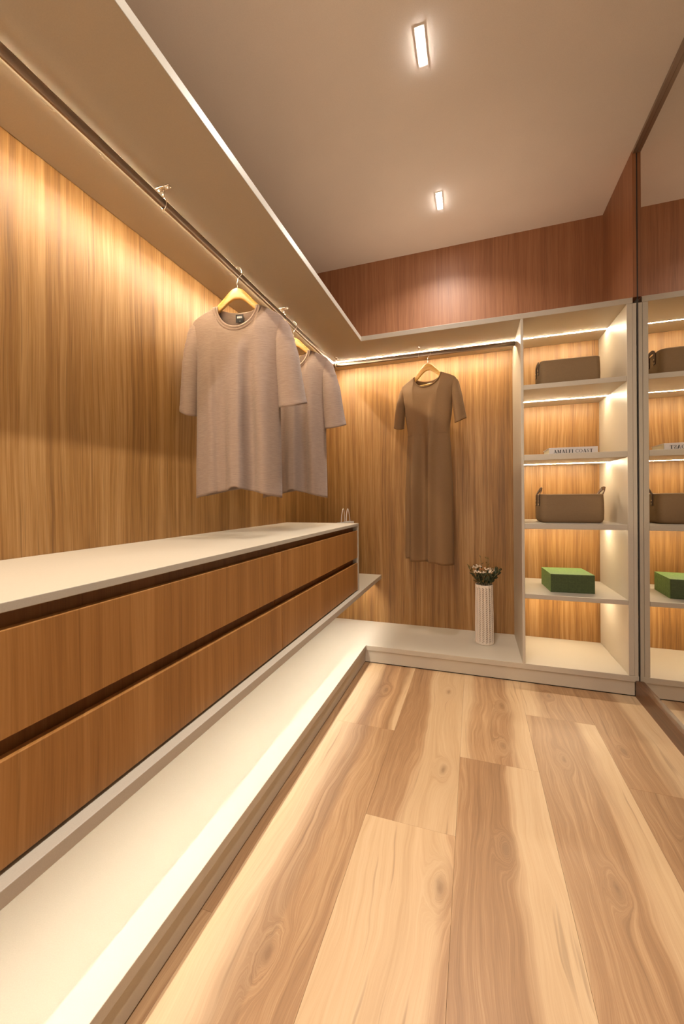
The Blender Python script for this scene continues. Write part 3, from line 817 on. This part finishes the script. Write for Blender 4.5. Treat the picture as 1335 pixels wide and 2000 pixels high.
def sprig(dx, dy, h, head=None, mat=M_LEAF, nl=7, lsz=.024):
    p0 = Vector((dx * .22, dy * .22, -.06)); p1 = Vector((dx * .30, dy * .30, .0)); p2 = Vector((dx, dy, h))
    pts = []
    for i in range(9):
        t = i / 8; a = p0.lerp(p1, t); b = p1.lerp(p2, t); pts.append(a.lerp(b, t))
    bm = new_bm(); tube(bm, pts, .0011, 5); st = make('stem', bm, M_STEM, bq, True)
    if nl:
        bm = new_bm()
        for k in range(nl):
            t = .50 + .5 * k / max(1, nl - 1); i = min(7, int(t * 8)); p = pts[i].lerp(pts[i + 1], t * 8 - i)
            an = rnd.uniform(0, 6.28); d = (pts[i + 1] - pts[i]).normalized() * .8 + Vector((math.cos(an), math.sin(an), .1)) * .8
            leaf(bm, p, d, rnd.uniform(.7, 1.2) * lsz, lsz * .20, rnd.uniform(0, 6))
        tag(make('leaf', bm, mat, st, True), kind='stuff')
    if head == 'white':
        bm = new_bm()
        for k in range(17):
            q = p2 + Vector((rnd.uniform(-.017, .017), rnd.uniform(-.014, .014), rnd.uniform(-.004, .008)))
            bmesh.ops.create_icosphere(bm, subdivisions=1, radius=rnd.uniform(.003, .0052), matrix=Matrix.Translation(q) @ Matrix.Scale(.6, 4, (0, 0, 1)))
        tag(make('blossom', bm, M_WFL, st, True), kind='stuff')
    if head == 'orange':
        bm = new_bm()
        for k in range(20):
            an = k * 2.4; rr = .0012 * math.sqrt(k) * 3
            leaf(bm, p2 + Vector((0, 0, -.003)), Vector((math.cos(an), math.sin(an), .25 + .5 * (1 - k / 20))), .010 + rr * .5, .0042, an)
        tag(make('blossom', bm, M_OFL, st, True), kind='stuff')
for dx, dy, h, hd, mt, nl, ls in [
    (-.055, .01, .100, 'white', M_LEAF, 4, .020), (-.045, -.03, .078, 'white', M_LEAF, 6, .024), (-.008, -.035, .076, 'white', M_LEAF, 4, .022),
    (.040, -.03, .080, 'white', M_LEAF, 5, .022), (-.03, .02, .104, 'white', M_LEAF2, 3, .02), (.022, -.02, .096, 'white', M_LEAF2, 3, .02), (.048, .0, .088, 'white', M_LEAF2, 3, .02),
    (-.018, -.02, .094, 'orange', M_LEAF2, 3, .02), (.012, -.01, .102, 'orange', M_LEAF2, 3, .02), (.03, .0, .092, 'orange', M_LEAF2, 3, .02),
    (-.085, .0, .100, None, M_LEAF2, 11, .026), (-.095, .02, .092, None, M_LEAF2, 9, .024), (.095, .0, .098, None, M_LEAF, 14, .030), (.105, .02, .085, None, M_LEAF, 12, .028),
    (.075, -.02, .070, None, M_LEAF, 12, .034), (-.02, .02, .158, None, M_LEAF, 12, .020), (.018, .03, .152, None, M_LEAF2, 6, .018), (.03, .02, .150, 'none', M_LEAF2, 5, .018),
    (-.06, -.01, .055, None, M_LEAF, 12, .034), (.0, -.02, .055, None, M_LEAF, 12, .030), (.04, -.01, .055, None, M_LEAF, 12, .034), (-.03, .0, .060, None, M_LEAF, 12, .030),
    (.02, .02, .075, None, M_LEAF, 10, .030), (-.05, .03, .08, None, M_LEAF, 10, .030)]:
    sprig(dx * .92, dy, h, hd, mt, nl, ls)

# ------------------------------------------------------------------ paper carrier bag behind the drawers
pb = empty('paper_bag', (-.815, 2.50, .4427), math.radians(-4), 'white paper bag with two rope handles peeking up behind the far end of the worktop', 'bag')
bm = new_bm(); hx, hy, HB_, T = .022, .10, .391, .0012
for b in ((-hx, hx, -hy, -hy + T), (-hx, hx, hy - T, hy), (-hx, -hx + T, -hy + T, hy - T), (hx - T, hx, -hy + T, hy - T)): box(bm, *b, 0, HB_)
box(bm, -hx, hx, -hy, hy, 0, T); make('bag_body', bm, M_WHITE, pb)
for sx in (-1, 1):
    bm = new_bm(); pts = []
    for i in range(21):
        a = PI * i / 20; pts.append((sx * (hx - .003) * (1 - .15 * math.sin(a)), .032 * math.cos(a), HB_ - .01 + .098 * math.sin(a) ** 1.3))
    tube(bm, pts, .0021, 8); make('rope_handle', bm, M_WHITE, pb, True)
